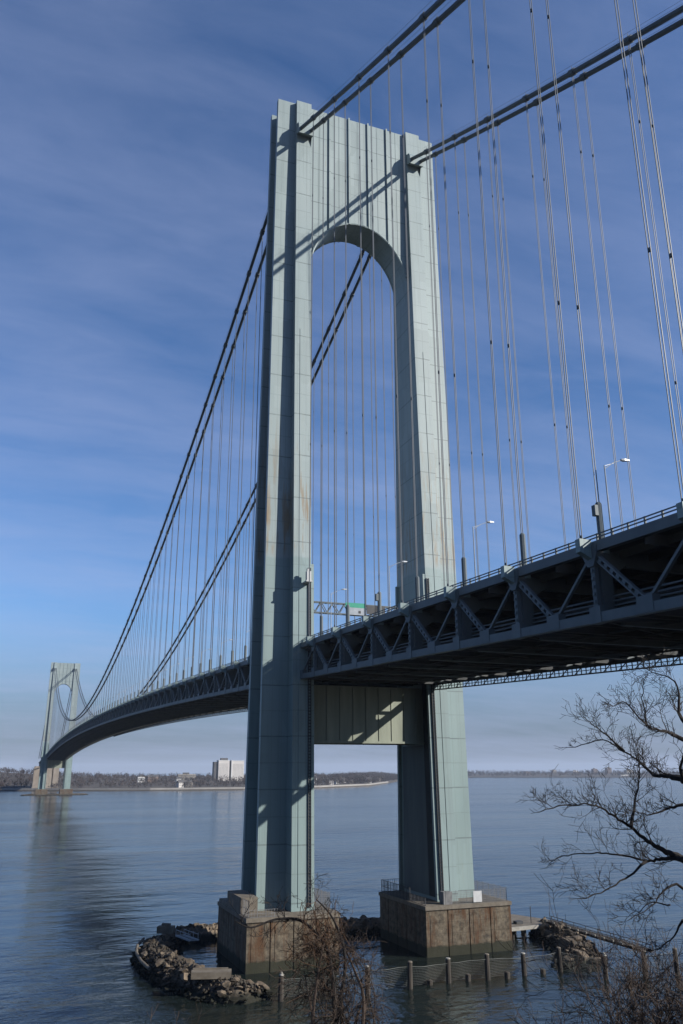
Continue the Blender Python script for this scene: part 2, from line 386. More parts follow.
def make_tower(near):
    t = empty('tower', (0,0,0), bridge)
    for s in (-1, 1):
        m = MB(); m.loft(leg_rings(s))
        # raised cover strip and edge flanges on both faces
        for yy in (-1, 1):
            for (x, w) in ((16.9,.55),):
                m.bar((s*x, yy*(yb_at(10)-.06), 10), (s*x, yy*(yb_at(140)-.06), 140), w, .3, (0,1,0))
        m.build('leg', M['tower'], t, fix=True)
        if near:
            m = MB(); m.prism([(-5.0,10),(7.5,10),(6.6,41),(-4.6,41)], 'x', *sorted((s*14.1, s*14.4))); m.build('inner_shade_plate', M['inner_shade'], t, fix=True)  # added plate, its dark colour paints shade onto the inner face
            m = MB(); m.prism([(-9.0,10),(-5.0,10),(-4.6,60),(-7.9,60)], 'x', *sorted((s*14.08, s*14.4))); m.build('shade_band', M['deep_shade'], t, fix=True)  # added black strip, painted shade behind the front corner
        # inner corner fin with service ladder, below the roadway
        m = MB()
        for yy in (-1, 1): m.prism([(yy*9.55,9.4),(yy*7.75,80),(yy*7.1,80),(yy*8.7,9.4)], 'x', s*13.65, s*14.35)
        m.build('corner_fin', M['tower'], t, fix=True)
        m = MB()
        for yy in (-1,):
            a = Vector((s*14.75, yy*9.85, 10)); c = Vector((s*14.75, yy*8.05, 79))
            for dx in (-.28,.28): m.bar(a+Vector((dx,0,0)), c+Vector((dx,0,0)), .12, .22)
            n = 110
            for i in range(n):
                q = a.lerp(c, i/n); m.bar(q+Vector((-.28,0,0)), q+Vector((.28,0,0)), .12, .16)
            for i in range(0, n, 5):
                q = a.lerp(c, i/n); m.bar(q+Vector((0,-.05,0)), q+Vector((0,.4,0)), .55, .14)
        m.build('ladder', M['dark'], t)
    # portal with arched opening: panel lofted across x
    nx = 40; y0 = 3.9; top = 210.6
    m = MB(); xs = [-14.4 + 28.8*i/nx for i in range(nx+1)]
    def za(x): return 157.2 + 19.0*math.sqrt(max(0., 1-(x/14.4)**2))
    n0 = 0
    for x in xs:
        m.v += [(x,-y0,za(x)),(x,-y0,top),(x,y0,top),(x,y0,za(x))]
    for i in range(nx):
        a, c = 4*i, 4*i+4
        for k in range(4): m.f.append((a+k, c+k, c+(k+1)%4, a+(k+1)%4))
    m.f += [(0,1,2,3), (4*nx+3,4*nx+2,4*nx+1,4*nx)]
    for x in (-8.6,-2.87,2.87,8.6):                 # projecting stiffener fins
        for yy in (-1,1): m.box(x-.22, x+.22, min(yy*(y0-.1),yy*(y0+.42)), max(yy*(y0-.1),yy*(y0+.42)), za(x)-.15, top+.25)
    for x in (-11.5,-5.7,0,5.7,11.5):
        for yy in (-1,1): m.box(x-.1, x+.1, min(yy*(y0-.1),yy*(y0+.06)), max(yy*(y0-.1),yy*(y0+.06)), za(x)+.1, top-.1)
    # rolled edge of the arch
    for yy in (-1,1):
        m.tube([(x, yy*(y0+.05), za(x)+.1) for x in xs[1:-1]], .3, 6)
    m.build('arched_portal', M['tower'], t, fix=True)
    # strut below the roadway
    m = MB(); m.box(-14.3, 14.3, -4.6, 4.6, 41.6, 53.6)
    for i in range(-4, 5):
        for yy in (-1,1): m.box(i*3.1-.07, i*3.1+.07, min(yy*4.5,yy*4.75), max(yy*4.5,yy*4.75), 41.9, 53.3)
    for yy in (-1,1): m.box(-14.25, 14.25, min(yy*4.4,yy*4.95), max(yy*4.4,yy*4.95), 41.3, 41.75)
    m.build('cross_strut', M['strut'], t)
    # hoods where the cables enter the legs
    for s in (-1, 1):
        for yy in (-1, 1):
            m = MB(); z0 = 201.0
            m.prism([(yy*4.9, z0-1.4),(yy*7.2, z0-2.5),(yy*7.4, z0-.3),(yy*6.7, z0+1.2),(yy*4.9, z0+2.0)], 'x', s*14.3, s*18.55)
            xf = s*16.4 + 2.0
            m.prism([(yy*4.9, z0-6.2),(yy*5.9, z0-2.0),(yy*4.9, z0-1.0)], 'x', xf-.1, xf+.1)
            m.build('cable_hood', M['tower'], t, fix=True)
    if near:
        m = MB(); m.box(-16.1,-15.1,-10.3,-9.3, 75.6, 77.7); m.box(-16.3,-14.9,-10.5,-7.5, 75.3, 75.6); m.box(-15.9,-15.3,-10.0,-9.6, 77.7, 78.3)
        m.build('inspection_cab', M['white'], t)
    return t
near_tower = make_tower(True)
tag(near_tower, 'near steel tower rising out of two concrete piers')
far_tower = make_tower(False)
far_tower.location = (0, SPAN, 0)
tag(far_tower, 'far steel tower small beside the opposite shore')

# ---- concrete piers
def mesh_screen(m, a, b, h, step=.34, r=.022):
    a = Vector(a); b = Vector(b); L = (b-a).length; n = int(L/step)
    for i in range(n+1):
        q = a.lerp(b, i/n); m.bar(q, q+Vector((0,0,h)), r*2, r*2)
    for k in range(int(h/step)+1):
        m.bar(a+Vector((0,0,k*step)), b+Vector((0,0,k*step)), r*2, r*2)
    for i in range(0, n+1, 7):
        q = a.lerp(b, i/n); m.tube([q, q+Vector((0,0,h+.15))], .06, 5)
def railing(m, pts, h=1.4):
    for a, b in zip(pts[:-1], pts[1:]):
        a = Vector(a); b = Vector(b); n = max(1, round((b-a).length/.55))
        for k in (.05,.5,1.): m.bar(a+Vector((0,0,h*k)), b+Vector((0,0,h*k)), .07, .07)
        for i in range(n+1):
            q = a.lerp(b, i/n); m.bar(q, q+Vector((0,0,h)), .05 if i % 3 else .11, .05 if i % 3 else .11)
def make_pier(s, Y, near):
    m = MB()
    x0, x1 = sorted((s*(10.1 if s < 0 else 8.7), s*28.5)); yf = 13.9; yk = 9.2; ztop = 8.55
    m.box(x0+.2, x1-.2, -yf+.2, yk-.2, -4, ztop)
    # pilasters between the dark recessed joints
    W_ = x1-x0; n = 4; g = .22
    for f in (0, 1):
        for i in range(n):
            a = x0 + W_*i/n + (g/2 if i else 0); c = x0 + W_*(i+1)/n - (g/2 if i < n-1 else 0)
            if f == 0: m.box(a, c, -yf, -yf+.25, -4, ztop)
            else: m.box(a, c, yk-.25, yk, -4, ztop)
    for xx in (x0, x1):
        for i in range(5):
            a = -yf + .003 + (yk+yf)*i/5 + (g/2 if i else .4); c = -yf - .003 + (yk+yf)*(i+1)/5 - (g/2 if i < 4 else .4)
            m.box(*sorted((xx, xx + (.25 if xx == x0 else -.25))), a, c, -4, ztop-.004)
    for i in range(0):
        pass
    p = m.build('pier', M['pier'], bridge)
    p.location = (0, Y, 0)
    m = MB(); m.box(x0-.2, x1+.2, -yf-.25, yk+.25, ztop+.003, ztop+.75); c = m.build('coping', M['cap'], p)
    m = MB()
    for i in range(n):
        a = x0 + W_*i/n + .9; cc = x0 + W_*(i+1)/n - .9
        m.box(a, cc, -yf-.07, -yf+.05, 1.9, ztop-.9)
    if near: m.build('form_panel', M['pier'], p)
    if near and s < 0:
        m = MB(); m.box(x0+.1, x0+3.4, -8.9, 2.2, ztop+.75, 12.2); m.box(x0+.1, x0+3.4, 2.2, yk, ztop+.75, 9.9); m.build('parapet_block', M['cap'], p)
        m = MB(); railing(m, [(x0+.4,-13.4,ztop+.75),(x0+.4,-9,ztop+.75)], 2.8); railing(m, [(x0+.4,-13.5,ztop+.75),(x0+6,-13.5,ztop+.75)], 1.3)
        m.build('railing', M['fence'], p)
        m = MB(); mesh_screen(m, (x1-4.6,-9.5,ztop+.75), (x1-.3,-9.5,ztop+.75), 3.4); mesh_screen(m, (x1-.3,-9.5,ztop+.75), (x1-.3,4,ztop+.75), 2.9)
        m.build('wire_screen', M['fence'], p)
    elif near:
        m = MB(); railing(m, [(x0+.3,-6,ztop+.75),(x0+.3,8.8,ztop+.75),(x0+8,8.8,ztop+.75)], 2.6); railing(m, [(x0+.3,-13.2,ztop+.75),(x0+.3,-6,ztop+.75)], 1.5)
        m.build('railing', M['dark'], p)
        m = MB(); mesh_screen(m, (x0+5,-13.2,ztop+.75), (x1-.4,-13.2,ztop+.75), 2.4); mesh_screen(m, (x1-.4,-13.2,ztop+.75), (x1-.4,6,ztop+.75), 2.6)
        m.build('wire_screen', M['fence'], p)
        m = MB(); m.box(20.0, 22.0, -13.5, -13.36, ztop+.9, ztop+3.0); m.build('notice_board', M['white'], p)
        m = MB(); m.box(x0+4.5, x0+6.5, -13.2, -11.4, ztop+.75, ztop+3.1); m.build('equipment_box', M['fence'], p)
    return p
for Y, near in ((0, True), (SPAN, False)):
    for s in (-1, 1):
        p = make_pier(s, Y, near)

# ---- main cables
nodes_side = [-1.7-PANEL*k for k in range(N_SIDE, 0, -1)]
nodes_main = [PANEL*k for k in range(1, 86)]
nodes_far = [SPAN + PANEL*k for k in range(1, N_SIDE+1)]
for s in (-1, 1):
    for o in (-1, 1):
        x = s*CX + o*CO
        ys = [-PANEL*N_SIDE + i*(PANEL/2) for i in range(2*N_SIDE)] + [-4, 0, 4] + [8 + i*(SPAN-16)/172 for i in range(173)] + [SPAN-4, SPAN, SPAN+4] + [SPAN+PANEL/2*i for i in range(1, 2*N_SIDE+5)]
        ys = sorted(set(ys))
        m = MB(); m.tube([(x, y, zc(y)) for y in ys], .50, 10)
        for y in [y_ + (1.1 if s > 0 else 0) for y_ in nodes_side] + nodes_main + nodes_far:                  # cable bands
            dz = (zc(y+.5)-zc(y-.5)); d = Vector((0,1,dz)).normalized(); c = Vector((x,y,zc(y)))
            m.tube([c-d*.85, c-d*.8, c+d*.8, c+d*.85], [.5,.68,.68,.5], 8)
            m.bar(c+Vector((0,0,.55)), c+Vector((0,0,1.5)), .08, .08)
        o_ = m.build('main_cable', M['cable'], bridge, smooth=False)
        m = MB()
        for dx in (-.42,.42): m.tube([(x+dx, y, zc(y)+1.35) for y in ys if abs(y) > 9 and abs(y-SPAN) > 9 and y < 0] or [(0,0,0),(0,0,1)], .028, 4)
        for dx in (-.42,.42): m.tube([(x+dx, y, zc(y)+1.35) for y in ys if 9 < y < SPAN-9], .028, 4)
        m.build('hand_rope', M['rope'], o_)

# ---- suspender ropes: the 100 that show largest are parts, the rest one part
def rope_mb(m, x, y, spacers=True):
    zt_ = zc(y) - .5; zb_ = zd(y) + .35
    for dy in (-.18, .18):
        m.tube([(x, y+dy, zb_), (x, y+dy, zt_)], .062, 5, False)
def spacer_z(y):
    zt_ = zc(y) - .5; zb_ = zd(y) + .35; n = 2 if zt_-zb_ > 75 else 1
    return [zb_ + (zt_-zb_)*(i-.35)/n for i in range(1, n+1)]
def spacer_mb(m, x, y):
    for z in spacer_z(y):
        m.tube([(x, y, z-.2),(x, y, z+.2)], .16, 6)
allr = []
for s in (-1, 1):
    for o in (-1, 1):
        x = s*CX + o*CO
        for y in nodes_side[8:] + nodes_main: allr.append((abs(y-(-95)) if y < 0 else y+60, x, y + (1.1 if s > 0 and y < 0 else 0), o*s))
        for y in nodes_side[:8]: allr.append((900+abs(y), x, y + (1.1 if s > 0 else 0), o*s))
allr.sort()
rest = MB(); rests = MB()
for k, (_, x, y, oo) in enumerate(allr):
    if k < 100:
        m = MB(); rope_mb(m, x, y); r_ = m.build('suspender_rope', M['rope'], bridge)
        if k < 44:
            for z in spacer_z(y): m = MB(); m.tube([(x, y, z-.2),(x, y, z+.2)], .16, 6); m.build('spacer_clamp', M['cable'], r_)
        else: spacer_mb(rests, x, y)
        m = MB()
        if oo < 0: m.tube([(x, y, zd(y)-.2),(x, y, zd(y)+4.8),(x, y, zd(y)+5.0)], [.37,.37,.25], 8)
        if oo < 0 and x < 0 and round((-1.7-y)/PANEL) in (3, 7): m.box(x-.72, x-.3, y-.3, y+.3, zd(y)+3.4, zd(y)+4.6)
        if oo < 0: pass
        else: m.tube([(x, y, zd(y)+.3),(x, y, zd(y)+.9)], [.22,.14], 8)
        m.build('rope_socket', M['steel'], r_)
    else:
        rope_mb(rest, x, y)
        if y < 400: spacer_mb(rests, x, y)
        if oo < 0: rests.tube([(x, y, zd(y)-.2),(x, y, zd(y)+4.8)], .36, 5)
rr_ = rest.build('suspender_rope', M['rope'], bridge); tag(rr_, kind='stuff'); rests.build('rope_socket', M['steel'], rr_)

# ---- decks
def make_deck(name, nodes, fine_to=None):
    """double deck truss span between the first and last node"""
    zb = lambda y: zd(y) - 7.5 - (min(1.4, max(0, -y)*.0095))
    m = MB()
    for a, c in zip(nodes[:-1], nodes[1:]):            # two roadways on stringers
        for z1, z0, hw in ((-.05,-.4,14.7),(-6.1,-6.4,14.2)):
            m.add([(-hw,a,zd(a)+z0),(hw,a,zd(a)+z0),(hw,a,zd(a)+z1),(-hw,a,zd(a)+z1),(-hw,c,zd(c)+z0),(hw,c,zd(c)+z0),(hw,c,zd(c)+z1),(-hw,c,zd(c)+z1)],
                  [(0,4,5,1),(3,2,6,7),(0,3,7,4),(1,5,6,2)] + ([(0,1,2,3)] if a == nodes[0] else []) + ([(4,7,6,5)] if c == nodes[-1] else []))
    d = m.build(name, M['asphalt'], bridge)
    m = MB()
    for a, c in zip(nodes[:-1], nodes[1:]):
        for z0, xs_ in ((-.85, range(-13, 14, 4)), (-6.85, range(-13, 14, 3))):
            for x in xs_: m.bar((x, a, zd(a)+z0), (x, c, zd(c)+z0), .3, .85)
        m.bar((-15.6,a,zb(a)+.3),(15.6,c,zb(c)+.3), .4, .35); m.bar((15.6,a,zb(a)+.3),(-15.6,c,zb(c)+.3), .4, .35)
        mid = (a+c)/2
        for y in (mid,): m.bar((-15.8,y,zb(y)+.45),(15.8,y,zb(y)+.45), .4, 1.1); m.bar((-15.8,y,zd(y)-1.0),(15.8,y,zd(y)-1.0), .35, 1.1)
        for q in (.25,.75):
            y = a+(c-a)*q; m.bar((-15.8,y,zb(y)+.5),(15.8,y,zb(y)+.5), .3, .6)
    for x in (-9.2, -4.1, 6.3, 10.8): m.tube([(x, y, zb(y)+.1) for y in nodes], .16, 6)     # service pipes
    m.build('deck_framing', M['under'], d, fix=True)
    rest_ = MB()
    for y in nodes:                                     # rigid frames across
        m = MB() if -160 < y < 300 else rest_
        for sx in (-1,1):
            m.prism([(sx*15.9, zb(y)+.3),(sx*15.9, zd(y)-.5),(sx*12.2, zd(y)-.9),(sx*12.2, zd(y)-1.9),(sx*14.4, zd(y)-3.4),(sx*14.4, zb(y)+2.0),(sx*13.0, zb(y)+.9),(sx*13.0, zb(y)+.3)], 'y', y-.35, y+.35)
        m.bar((-12.4,y,zd(y)-1.4),(12.4,y,zd(y)-1.4), .6, 1.7); m.bar((-13.4,y,zb(y)+.5),(13.4,y,zb(y)+.5), .6, 1.3)
        if -160 < y < 300: m.build('cross_frame', M['steel'], d, fix=True)
    tag(rest_.build('cross_frame', M['steel'], d, fix=True), kind='stuff')
    for s in (-1, 1):
        X = s*CX
        m = MB()
        for a, c in zip(nodes[:-1], nodes[1:]): m.bar((X,a,zd(a)-.45),(X,c,zd(c)-.45), .8, 1.0)
        m.build('top_chord', M['steel'], d)
        m = MB()
        for a, c in zip(nodes[:-1], nodes[1:]): m.bar((X,a,zb(a)+.5),(X,c,zb(c)+.5), .85, 1.05)
        for a in nodes: m.box(X-.5, X+.5, a-.9, a+.9, zb(a)-.1, zb(a)+1.7)
        for a, c in zip(nodes[:-1], nodes[1:]):
            y = (a+c)/2; m.box(X-.48, X+.48, y-1.15, y+1.15, zb(y)+.1, zb(y)+1.75)
        m.build('bottom_chord', M['steel'], d)
        single = lambda y: s < 0 and -160 < y < 380 and name != 'far'
        rest_ = MB()
        for y in nodes:
            m = MB() if single(y) else rest_
            m.bar((X,y,zb(y)+.9),(X,y,zd(y)-.8), .55, .62, (0,1,0))
            m.prism([(y-1.2,zd(y)-.2),(y-1.2,zd(y)-1.2),(y-.5,zd(y)-2.5),(y+.5,zd(y)-2.5),(y+1.2,zd(y)-1.2),(y+1.2,zd(y)-.2)], 'x', X-.5, X+.5)
            for q_ in range(5): m.box(X-.42, X+.42, y-.16, y+.16, zb(y)+2.0+q_*.85, zb(y)+2.35+q_*.85)
            if single(y): m.build('truss_post', M['steel'], d)
        tag(rest_.build('truss_post', M['steel'], d), kind='stuff')
        rest_ = MB()
        for a, c in zip(nodes[:-1], nodes[1:]):
            if a < 0: a, c = c, a
            mid = (a+c)/2; m = MB() if single(a) else rest_
            p0 = Vector((X, a, zd(a)-1.0)); p1 = Vector((X, mid, zb(mid)+1.1)); p2 = Vector((X, c, zd(c)-1.0))
            if fine_to is not None and abs(a) < fine_to:
                dd = (p1-p0).normalized(); nn = Vector((0,-dd.z,dd.y))
                for k in (-.27,.27): m.bar(p0+nn*k, p1+nn*k, .5, .17)
                L_ = (p1-p0).length; n = int(L_/1.05)
                for i in range(n): m.bar(p0.lerp(p1,(i+.2)/n), p0.lerp(p1,(i+.72)/n), .42, .40, (1,0,0))
            else: m.bar(p0, p1, .5, .66)
            if single(a): m.build('diagonal_brace', M['steel'], d); m = MB()
            m.bar(p1, p2, .36, .32)
            if single(a): m.build('diagonal_brace', M['steel'], d)
            else: rest_ = m
        tag(rest_.build('diagonal_brace', M['steel'], d), kind='stuff')
        # outrigger brackets that hold the ropes
        rest_ = MB()
        for y in nodes:
            m = MB() if single(y) else rest_
            x2, x3 = sorted((s*14.5, s*16.0))
            m.prism([(s*16.8, zd(y)-1.75),(s*16.8, zd(y)+.4),(s*18.3, zd(y)+.45),(s*18.3, zd(y)-1.0)], 'y', y-.4, y+.4)
            m.box(x2, x3, y-.45, y+.45, zd(y)-.9, zd(y)+.3)
            if single(y): m.build('rope_bracket', M['tower'], d, fix=True)
        tag(rest_.build('rope_bracket', M['tower'], d, fix=True), kind='stuff')
        # railing along the upper roadway
        m = MB(); xr = s*15.6
        for a, c in zip(nodes[:-1], nodes[1:]):
            for hgt in (.55, .95, 1.3): m.bar((xr,a,zd(a)+hgt),(xr,c,zd(c)+hgt), .1, .13)
            m.bar((xr,a,zd(a)+.12),(xr,c,zd(c)+.12), .4, .34)
            for i in range(6):
                y = a+(c-a)*i/6; m.bar((xr,y,zd(y)+.1),(xr,y,zd(y)+1.38), .16, .22, (0,1,0))
        for a, c in zip(nodes[:-1], nodes[1:]):
            for hgt in (1.9, 2.4, 2.9): m.bar((s*14.6,a,zb(a)+hgt),(s*14.6,c,zb(c)+hgt), .12, .16)
        m.build('railing', M['steel'], d)
        # lattice maintenance rail hung under the edge
        m = MB(); xl = s*15.2
        for a, c in zip(nodes[:-1], nodes[1:]):
            if abs(a) > 620: continue
            for k, w_ in ((-.2,.22),(-.75,.1),(-1.35,.22)): m.bar((xl,a,zb(a)+k),(xl,c,zb(c)+k), .2, w_)
            n = 12
            for i in range(n):
                y = a+(c-a)*i/n; y2 = a+(c-a)*(i+1)/n
                m.bar((xl,y,zb(y)-.2),(xl,y,zb(y)-1.35), .12, .14, (0,1,0))
                if i % 3 == 0: m.bar((xl,y,zb(y)-.2),(xl,a+(c-a)*(i+1.6)/n,zb(y2)-1.35), .12, .12)
        if m.v and s > 0: m.build('lattice_rail', M['under'], d)
    return d
E1 = 1.2
make_deck('side_span_deck', nodes_side + [-E1], 320)
make_deck('main_span_deck', [E1] + nodes_main + [SPAN-E1], 160)
make_deck('side_span_deck', [SPAN+E1] + nodes_far, None)
# anchorage on the far shore, in granite-coloured concrete
m = MB(); Ya = SPAN + 352
for x0, x1 in ((-24,-13),(-11,-1),(1,11),(13,24)): m.box(x0, x1, Ya-3, Ya+30, -1, 44)
m.box(-22, 22, Ya, Ya+50, -1, 46.5); m.box(-25, 25, Ya-5, Ya+32, -1, 7)
m.build('anchorage', M['granite'], bridge)

# ------------------------------------------------------------------ street lamps and sign gantry on the deck
def make_lamp():
    r_ = empty('street_lamp')
    m = MB(); m.tube([(0,0,0),(0,0,.6),(0,0,9.3)], [.16,.10,.07], 8); m.box(-.3,.3,-.3,.3,-.05,.12); m.build('pole', M['lamp'], r_)
    m = MB(); m.tube([(0,0,8.9),(1.2,0,9.75),(2.6,0,10.3)], [.05,.045,.045], 6); m.bar((0,0,9.25),(1.3,0,9.72), .05, .05); m.build('arm', M['lamp'], r_)
    m = MB(); m.loft([[(2.4,-.13,10.2),(2.4,.13,10.2),(2.4,.13,10.38),(2.4,-.13,10.38)],[(2.8,-.22,10.18),(2.8,.22,10.18),(2.8,.2,10.44),(2.8,-.2,10.44)],[(3.5,-.15,10.27),(3.5,.15,10.27),(3.5,.14,10.42),(3.5,-.14,10.42)]]); m.build('lamp_head', M['lamp'], r_, fix=True)
    return r_
lamp0 = make_lamp(); first = True
for s in (-1, 1):
    for i in range(-6, 24):
        y = (i*29.2 + 8.6) if i < 0 else i*30.2 + 18
        if s > 0 and (i < -5 or i > 14): continue
        if s < 0 and i < -4: continue
        o = lamp0 if first else copy_tree(lamp0); first = False
        o.location = (s*14.3, y, zd(y)-.05); o.rotation_euler = (0, 0, 0 if s < 0 else math.pi)
        if s < 0 and i == -4: lab = 'tall pale street lamp on the bridge edge, rightmost and largest of the lamps'
        elif s < 0 and i == -3: lab = 'pale street lamp on the bridge edge, just right of the near tower leg'
        elif s < 0 and i == -2: lab = 'small street lamp with its arm seen against the dark inner face of the far-side leg'
        elif i < 0: lab = 'thin street lamp on the approach roadway before the near tower'
        else: lab = 'tiny street lamp far out along the main span'
        tag(o, lab, 'street lamp', 'street lamps along the bridge')
g_ = empty('sign_gantry', (0,-3,0)); tag(g_, 'lattice sign gantry spanning the roadway between the legs of the near tower', 'sign gantry')
m = MB()
for y in (-.5,.5):
    for z in (70.0, 72.4): m.bar((-13.2,y,z),(13.2,y,z), .25, .25)
    for i in range(18):
        x = -13.2+26.4*i/18; x2 = -13.2+26.4*(i+1)/18
        m.bar((x,y,70.0 if i%2 else 72.4),(x2,y,72.4 if i%2 else 70.0), .16, .16)
for i in range(19):
    x = -13.2+26.4*i/18; m.bar((x,-.5,72.4),(x,.5,72.4), .14, .14); m.bar((x,-.5,70.0),(x,.5,70.0), .14, .14)
m.build('lattice_beam', M['steel'], g_)
for x in (-13.2, 13.2):
    m = MB(); m.box(x-.3, x+.3, -.4, .4, 62.1, 72.6); m.build('gantry_post', M['steel'], g_)
m = MB(); m.box(-3.6,.4,-.66,-.58, 69.9, 71.6); pn = m.build('sign_panel', M['lamp'], g_)
m = MB(); m.box(-4.4,.6,-.67,-.57, 71.6, 72.7); m.build('sign_header', M['green'], pn)
m = MB(); m.box(-1.2,-.6,-.69,-.662, 70.3, 70.9); m.build('sign_symbol', M['dark'], pn)
m = MB(); m.box(.9,5.6,-.66,-.6, 70.3, 72.4); m.build('dark_sign_back', M['dark'], g_)
m = MB(); m.box(8.6,12.8,-.86,-.7, 69.9, 72.5); m.build('dark_sign_back', M['dark'], g_)

# ------------------------------------------------------------------ stone banks round the piers
def stone_mat():
    m = NT('riprap_stone'); oi = m.n('ShaderNodeObjectInfo').outputs['Random']
    c = m.mix(oi, (.045,.034,.024), (.185,.140,.098)); c = m.mix(m.rng(m.noise(1.1, None, 6), .35, .7), c, (.04,.037,.031))
    z = m.sep()[2]; c = m.mix(m.rng(m.math('ADD', z, m.math('MULTIPLY', m.noise(.9), -.9)), .45, 1.0, .92, 0), c, (.012,.013,.009))
    return m.out(c, .9, bump=m.noise(2.5, None, 6), bstr=.6, bdist=.12, spec=.2)
M['stone'] = stone_mat()
def bank(name, path, w, hgt, label):
    pts = []
    for a, c in zip(path[:-1], path[1:]):
        a = Vector((*a,0)); c = Vector((*c,0)); n = max(2, int((c-a).length/.8))
        pts += [a.lerp(c, i/n) for i in range(n)]
    pts.append(Vector((*path[-1],0)))
    m = MB(); prof = [(-.5,-1.5),(-.43,-.3),(-.36,.2),(-.28,.5),(-.2,.75),(-.13,.92),(-.06,1.),(.01,1.),(.08,.98),(.15,.88),(.22,.7),(.3,.45),(.37,.2),(.44,-.4),(.5,-1.5)]
    for i, p in enumerate(pts):
        t = (pts[min(i+2,len(pts)-1)]-pts[max(i-2,0)]).normalized(); nn = Vector((-t.y,t.x,0)); e = min(1., .35+.65*min(i,len(pts)-1-i)/8.)
        for k, (a, b_) in enumerate(prof):
            q = p + nn*(a*w*e + random.uniform(-.3,.3)); m.v.append((q.x, q.y, (b_*hgt*e if b_ > 0 else b_) + random.uniform(-.5,.5)))
    n = len(prof)
    for i in range(len(pts)-1):
        for k in range(n-1): m.f.append((i*n+k, i*n+k+1, (i+1)*n+k+1, (i+1)*n+k))
    o = m.build(name, M['stone'], fix=False); tag(o, label, kind='structure')
    return pts
LEFT = [(-37.5,18.5),(-40.5,12),(-42.2,2),(-41.6,-8),(-40.2,-17),(-37.2,-25.5),(-33.2,-31),(-29.0,-29)]
BACK = [(-38.5,18),(-35,22.5),(-25,23.5),(-5,18.5),(10,16),(28,14),(42,9)]
RIGHT = [(45.5,2),(43,-10),(39.5,-20),(34,-28.5),(28,-32)]
bl = bank('riprap_bank', LEFT, 9.2, 2.3, 'curved bank of loose stone left of the near pier')
bb = bank('riprap_bank', BACK, 9., 2.6, 'low dark stone bank behind the two piers')
br = bank('riprap_bank', RIGHT, 9.6, 2.3, 'short stone bank beside the old dock')
import bmesh
def boulder_mesh(i):
    bm = bmesh.new(); bmesh.ops.create_icosphere(bm, subdivisions=3, radius=1.)
    rs = random.Random(40+i); planes = []
    for _ in range(15):
        v = Vector((rs.gauss(0,1),rs.gauss(0,1),rs.gauss(0,1))).normalized(); planes.append((v, rs.uniform(.42,.80)))
    for v in bm.verts:
        for n_, d_ in planes:
            e = v.co.dot(n_) - d_
            if e > 0: v.co -= n_*e
        v.co *= 1 + rs.uniform(-.02,.02)
    me = bpy.data.meshes.new('boulder'); bm.to_mesh(me); bm.free(); me.materials.append(M['stone']); return me
BM = [boulder_mesh(i) for i in range(12)]
def place_boulders(pts, w, hgt, n, smin, smax, label, group):
    for i in range(n):
        k = random.randrange(1, len(pts)-1); p = pts[k]; t = (pts[k+1]-pts[k-1]).normalized(); nn = Vector((-t.y,t.x,0))
        a = random.uniform(-.43,.43); e = min(1., .35+.65*min(k, len(pts)-1-k)/8.); z = hgt*e*float(np.interp(abs(a), [0,.08,.2,.28,.37,.43], [1,.98,.75,.5,.2,-.1])); q = p + nn*a*w*e + t*random.uniform(-.8,.8)
        o = bpy.data.objects.new('boulder', random.choice(BM)); COL.objects.link(o); sc = smin*(smax/smin)**(random.random()**1.6)
        o.location = (q.x, q.y, z + .22*sc); o.scale = (sc*random.uniform(.9,1.5), sc*random.uniform(.8,1.15), sc*random.uniform(.6,.9))
        o.rotation_euler = (random.uniform(-.5,.5), random.uniform(-.5,.5), random.uniform(0,6.28))
        tag(o, label, 'boulder', group)
place_boulders(bl, 10.5, 2.9, 166, .34, 1.25, 'rough grey boulder heaped on the curved stone bank left of the near pier', 'boulders on the curved left bank')
place_boulders(bb[-22:]+[], 9., 2.6, 14, .7, 1.5, 'boulder on the low bank behind the right pier', 'boulders behind the piers')
place_boulders([p for p in bb if -12 < p.x < 14], 9., 2.6, 34, .7, 1.6, 'pale brown boulder on the bank seen between the two piers', 'boulders between the piers')
place_boulders([p for p in bb if p.x < -24], 9., 2.6, 18, .6, 1.3, 'dark boulder on the low bank behind the left pier', 'boulders behind the left pier')
place_boulders(br, 11., 2.9, 68, .6, 1.6, 'large angular boulder in the heap beside the old dock', 'boulders beside the dock')
bank('riprap_bank', [(-48,SPAN-8),(-44,SPAN-22),(-25,SPAN-27),(0,SPAN-27),(25,SPAN-27),(44,SPAN-22),(50,SPAN-5),(44,SPAN+18),(0,SPAN+24),(-44,SPAN+18)], 11., 1.5, 'low dark stone bank round the far tower piers')
# loose rubble between the boulders
m = MB(); rb_ = random.Random(5)
def rub(pts, w, hgt, n):
    for _ in range(n):
        k = rb_.randrange(0, len(pts)-1); p = pts[k]; t = (pts[min(k+1,len(pts)-1)]-pts[max(k-1,0)]).normalized(); nn = Vector((-t.y,t.x,0)); a = rb_.uniform(-.46,.46)
        e = min(1., .35+.65*min(k, len(pts)-1-k)/8.); c = p + nn*a*w*e; z = hgt*e*float(np.interp(abs(a), [0,.08,.2,.28,.37,.46], [1,.98,.75,.5,.2,-.15]))
        s_ = rb_.uniform(.16,.5); q = [Vector((rb_.uniform(-1,1),rb_.uniform(-1,1),rb_.uniform(-.6,.7)))*s_ for _ in range(6)]
        ax = [Vector((1,0,0)),Vector((0,1,0)),Vector((-1,0,0)),Vector((0,-1,0)),Vector((0,0,.8)),Vector((0,0,-.8))]
        vs = [c + Vector((0,0,z+.1)) + ax[j]*s_ + q[j]*.45 for j in range(6)]
        m.add(vs, [(0,1,4),(1,2,4),(2,3,4),(3,0,4),(1,0,5),(2,1,5),(3,2,5),(0,3,5)])
rub(bl, 10.6, 2.9, 1500); rub(bb, 9., 2.5, 900); rub(br, 11., 2.9, 700)
